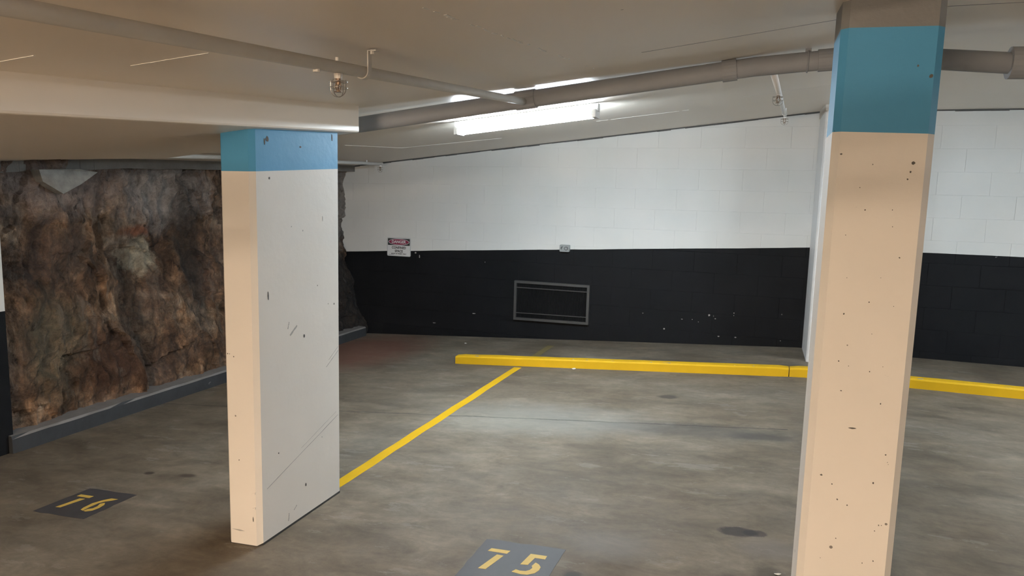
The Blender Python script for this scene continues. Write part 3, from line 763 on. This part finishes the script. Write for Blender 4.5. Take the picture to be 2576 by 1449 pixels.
batten('fluorescent_lamp', 'bright twin tube lamp on the ceiling behind the main pipe', (-1.46, 4.4, cz(-1.46, 4.4) - 0.075), 0.92, 'x', M['tube_cool'], 0.11)
batten('fluorescent_lamp', 'warm twin tube lamp on the ceiling behind the camera', (-1.1, -1.9, cz(-1.1, -1.9) - 0.24), 1.18, 'x', M['tube_warm'], 0.11, True)

batten('fluorescent_lamp', 'added warm twin tube fill lamp, unseen, further behind the camera', (-1.3, -3.4, cz(-1.3, -3.4) - 0.20), 1.18, 'x', M['tube_warm'], 0.11, True)  # added unseen lamp that shares the warm fill on the pillar fronts
batten('fluorescent_lamp', 'twin tube lamp on the ceiling at the right end of the bays', (3.1, 4.5, cz(3.1, 4.5) - 0.075), 1.18, 'y', M['tube_cool'], 0.034)

# ------------------------------------------------------------------ things on the block wall
def text(s, size, x, z, y, material, name, parent, fat=0.0, sx=1.0, spacing=1.0):
    cu = bpy.data.curves.new(name, 'FONT'); cu.body = s; cu.size = size; cu.align_x = 'CENTER'; cu.align_y = 'CENTER'
    cu.extrude = 0.0006; cu.offset = fat; cu.resolution_u = 3; cu.space_character = spacing
    tmp = bpy.data.objects.new('tmp', cu); COL.objects.link(tmp)
    bpy.context.view_layer.update()
    me = bpy.data.meshes.new_from_object(tmp.evaluated_get(bpy.context.evaluated_depsgraph_get()))
    bpy.data.objects.remove(tmp)
    me.transform(Matrix.Translation((x, y, z)) @ Matrix.Rotation(math.pi / 2, 4, 'X') @ Matrix.Scale(sx, 4, (1, 0, 0)))
    me.materials.clear(); me.materials.append(material)
    o = bpy.data.objects.new(name, me); COL.objects.link(o); return rel(o, parent)
def rrect(x0, x1, z0, z1, r, n=5):
    P = []
    for cx_, cz_, a in ((x1 - r, z1 - r, 0), (x0 + r, z1 - r, 90), (x0 + r, z0 + r, 180), (x1 - r, z0 + r, 270)):
        for i in range(n + 1):
            t = math.radians(a + 90 * i / n); P.append((cx_ + r * math.cos(t), cz_ + r * math.sin(t)))
    return P
def slab_y(poly, y0, y1, name, material, parent):
    n = len(poly); v = [(a, y0, b) for a, b in poly] + [(a, y1, b) for a, b in poly]
    return rel(mesh_obj(name, v, [tuple(range(n)), tuple(range(2 * n - 1, n - 1, -1))] + [(i, (i + 1) % n, n + (i + 1) % n, n + i) for i in range(n)], material), parent)
sx0, sx1, sz0, sz1 = -3.978, -3.680, 0.750, 0.959
sg = thing('danger_sign', 'small danger confined space sign fixed across the paint line', 'sign', ((sx0 + sx1) / 2, YW, sz0))
slab_y(rrect(sx0, sx1, sz0, sz1, 0.016), YW - 0.004, YW - 0.001, 'plate', M['signedge'], sg)
slab_y(rrect(sx0 + 0.007, sx1 - 0.007, sz0 + 0.007, sz1 - 0.007, 0.010), YW - 0.0046, YW - 0.003, 'white_panel', M['signwhite'], sg)
slab_y(rrect(sx0 + 0.010, sx1 - 0.010, sz1 - 0.086, sz1 - 0.009, 0.007), YW - 0.0052, YW - 0.004, 'black_header', M['signblack'], sg)
scx = (sx0 + sx1) / 2; hz = sz1 - 0.047
el = lambda a, b: [(scx + a * math.cos(2 * math.pi * i / 40), hz + b * math.sin(2 * math.pi * i / 40)) for i in range(40)]
slab_y(el(0.132, 0.036), YW - 0.0058, YW - 0.005, 'white_oval', M['signwhite'], sg)
slab_y(el(0.126, 0.031), YW - 0.0064, YW - 0.0056, 'red_oval', M['signred'], sg)
text('DANGER', 0.045, scx, hz, YW - 0.0068, M['signwhite'], 'lettering', sg, 0.0012, 0.98)
text('CONFINED', 0.038, scx, sz0 + 0.096, YW - 0.005, M['signblack'], 'lettering', sg, 0.0010, 0.93)
text('SPACE', 0.038, scx, sz0 + 0.057, YW - 0.005, M['signblack'], 'lettering', sg, 0.0010, 0.95)
text('ENTRY BY PERMIT ONLY', 0.017, scx, sz0 + 0.027, YW - 0.005, M['signblack'], 'lettering', sg, 0.0004, 1.02)
slab_y([(sx0 + 0.02, sz0 + 0.013), (sx0 + 0.085, sz0 + 0.013), (sx0 + 0.085, sz0 + 0.016), (sx0 + 0.02, sz0 + 0.016)], YW - 0.0052, YW - 0.004, 'fine_print', M['signblack'], sg)

# power outlet
ox0, ox1, oz0, oz1 = -1.936, -1.832, 0.899, 0.972
ou = thing('power_outlet', 'small grey power outlet box on the paint line above the grille', 'outlet', ((ox0 + ox1) / 2, YW, oz0))
o = slab_y(rrect(ox0, ox1, oz0, oz1, 0.010), YW - 0.045, YW - 0.001, 'box', M['outlet'], ou); bevel(o, 0.002, 1)
circ = lambda cx_, cz_, r, n=24: [(cx_ + r * math.cos(2 * math.pi * i / n), cz_ + r * math.sin(2 * math.pi * i / n)) for i in range(n)]
o = slab_y(circ(ox0 + 0.071, oz0 + 0.036, 0.0195), YW - 0.052, YW - 0.044, 'socket_ring', M['outlet_dark'], ou)
slab_y(circ(ox0 + 0.071, oz0 + 0.036, 0.013), YW - 0.0545, YW - 0.050, 'socket_face', M['outlet'], ou)
slab_y(rrect(ox0 + 0.014, ox0 + 0.036, oz0 + 0.018, oz0 + 0.056, 0.004), YW - 0.048, YW - 0.044, 'switch_plate', M['outlet'], ou)
o = rel(MB().tube([(ox0 + 0.030, YW - 0.048, oz0 + 0.054), (ox0 + 0.021, YW - 0.058, oz0 + 0.040), (ox0 + 0.024, YW - 0.054, oz0 + 0.026)], [0.006, 0.005, 0.003], 8).build('switch_lever', M['outlet_dark']), ou)

# ventilation grille
gx0, gx1 = -2.423, -1.602
gb = lambda x: 0.143 + (x - gx0) * 0.012; gt = lambda x: 0.567
gr = thing('wall_grille', 'low grey steel barred grille on the black part of the wall', 'grille', ((gx0 + gx1) / 2, YW, 0.145))
fw = 0.026
def bary(x0, x1, za0, za1, zb0, zb1, y0, y1, name, material):
    v = [(x0, y, z) for y in (y0, y1) for z in (za0, zb0)] + [(x1, y, z) for y in (y0, y1) for z in (za1, zb1)]
    # order: (x0,y0,za)(x0,y0,zb)(x0,y1,za)(x0,y1,zb) ...
    return rel(mesh_obj(name, v, [(0, 1, 3, 2), (4, 6, 7, 5), (0, 4, 5, 1), (2, 3, 7, 6), (1, 5, 7, 3), (0, 2, 6, 4)], material), gr)
bary(gx0, gx1, gt(0) - fw, gt(0) - fw, gt(0), gt(0), YW - 0.045, YW - 0.001, 'frame_rail', M['grille'])
bary(gx0, gx1, gb(gx0), gb(gx1), gb(gx0) + fw, gb(gx1) + fw, YW - 0.045, YW - 0.001, 'frame_rail', M['grille'])
bary(gx0, gx0 + fw, gb(gx0) + fw, gb(gx0 + fw) + fw, gt(0) - fw, gt(0) - fw, YW - 0.045, YW - 0.001, 'frame_stile', M['grille'])
bary(gx1 - fw, gx1, gb(gx1 - fw) + fw, gb(gx1) + fw, gt(0) - fw, gt(0) - fw, YW - 0.045, YW - 0.001, 'frame_stile', M['grille'])
bary(gx0 + fw, gx1 - fw, 0.490, 0.490, 0.498, 0.498, YW - 0.040, YW - 0.028, 'cross_rail', M['grille'])
bary(gx0 + fw, gx1 - fw, gb(gx0) + 0.073, gb(gx1) + 0.073, gb(gx0) + 0.081, gb(gx1) + 0.081, YW - 0.040, YW - 0.028, 'cross_rail', M['grille'])
mb = MB(); nb = 62
for i in range(nb):
    x = gx0 + fw + (gx1 - gx0 - 2 * fw) * (i + 0.5) / nb
    mb.box(x - 0.003, x + 0.003, YW - 0.030, YW - 0.022, gb(x) + fw * 0.9, gt(x) - fw * 0.9)
o = rel(mb.build('bars', M['grille_bar']), gr); o['kind'] = 'stuff'

# plaster knocks and splashes on the black paint
kn = []
def knock(px, pz, a, b):
    v = spot(px, pz, a, b); n = len(v)
    vv = [(p, YW + 0.002, q) for p, q in v] + [(p, YW - 0.0012, q) for p, q in v]
    o = mesh_obj('paint_knock', vv, [tuple(range(n)), tuple(range(2 * n - 1, n - 1, -1))] + [(i, (i + 1) % n, n + (i + 1) % n, n + i) for i in range(n)], M['scuff'], wall)
for a in [(-0.83, 0.172, .009, .010), (-0.40, 0.345, .010, .012), (-0.34, 0.315, .008, .005), (-0.17, 0.385, .006, .007), (-0.17, 0.36, .004, .005), (-0.66, 0.285, .010, .004),
          (-0.56, 0.29, .005, .005), (-0.50, 0.27, .005, .004), (-0.30, 0.142, .010, .006), (-0.14, 0.146, .010, .006), (0.27, 0.15, .005, .004), (-1.05, 0.315, .008, .004),
          (-3.62, 0.80, .014, .010), (-3.57, 0.76, .006, .02), (-2.9, 0.165, .022, .006), (-3.38, 0.02, .02, .004), (-2.78, 0.74, .004, .006)]:
    knock(*a)

# litter on the floor
def scrap(x, y, s, label, seed):
    me_v = []; f = []; r = random.Random(seed); n = 7
    for i in range(n): 
        a = 2 * math.pi * i / n; k = r.uniform(0.5, 1.1) * s
        me_v.append((x + k * math.cos(a), y + 0.6 * k * math.sin(a), fz(x) + r.uniform(0.0, 0.5) * s + 0.0008))
    me_v.append((x, y, fz(x) + 0.55 * s)); me_v.append((x, y, fz(x) + 0.0005))
    for i in range(n): f += [(i, (i + 1) % n, n), ((i + 1) % n, i, n + 1)]
    tag(mesh_obj('paper_scrap', me_v, f, M['paper']), label, 'litter')
scrap(-2.82, 6.72, 0.022, 'crumpled pale scrap on the floor behind the wheel stop', 3)
scrap(-1.42, 5.80, 0.020, 'tiny pale scrap at the foot of the long wheel stop', 5)
scrap(0.155, 2.66, 0.016, 'pale crumpled scrap on the floor beside the stout pillar', 8)
print('blocks', nblk)
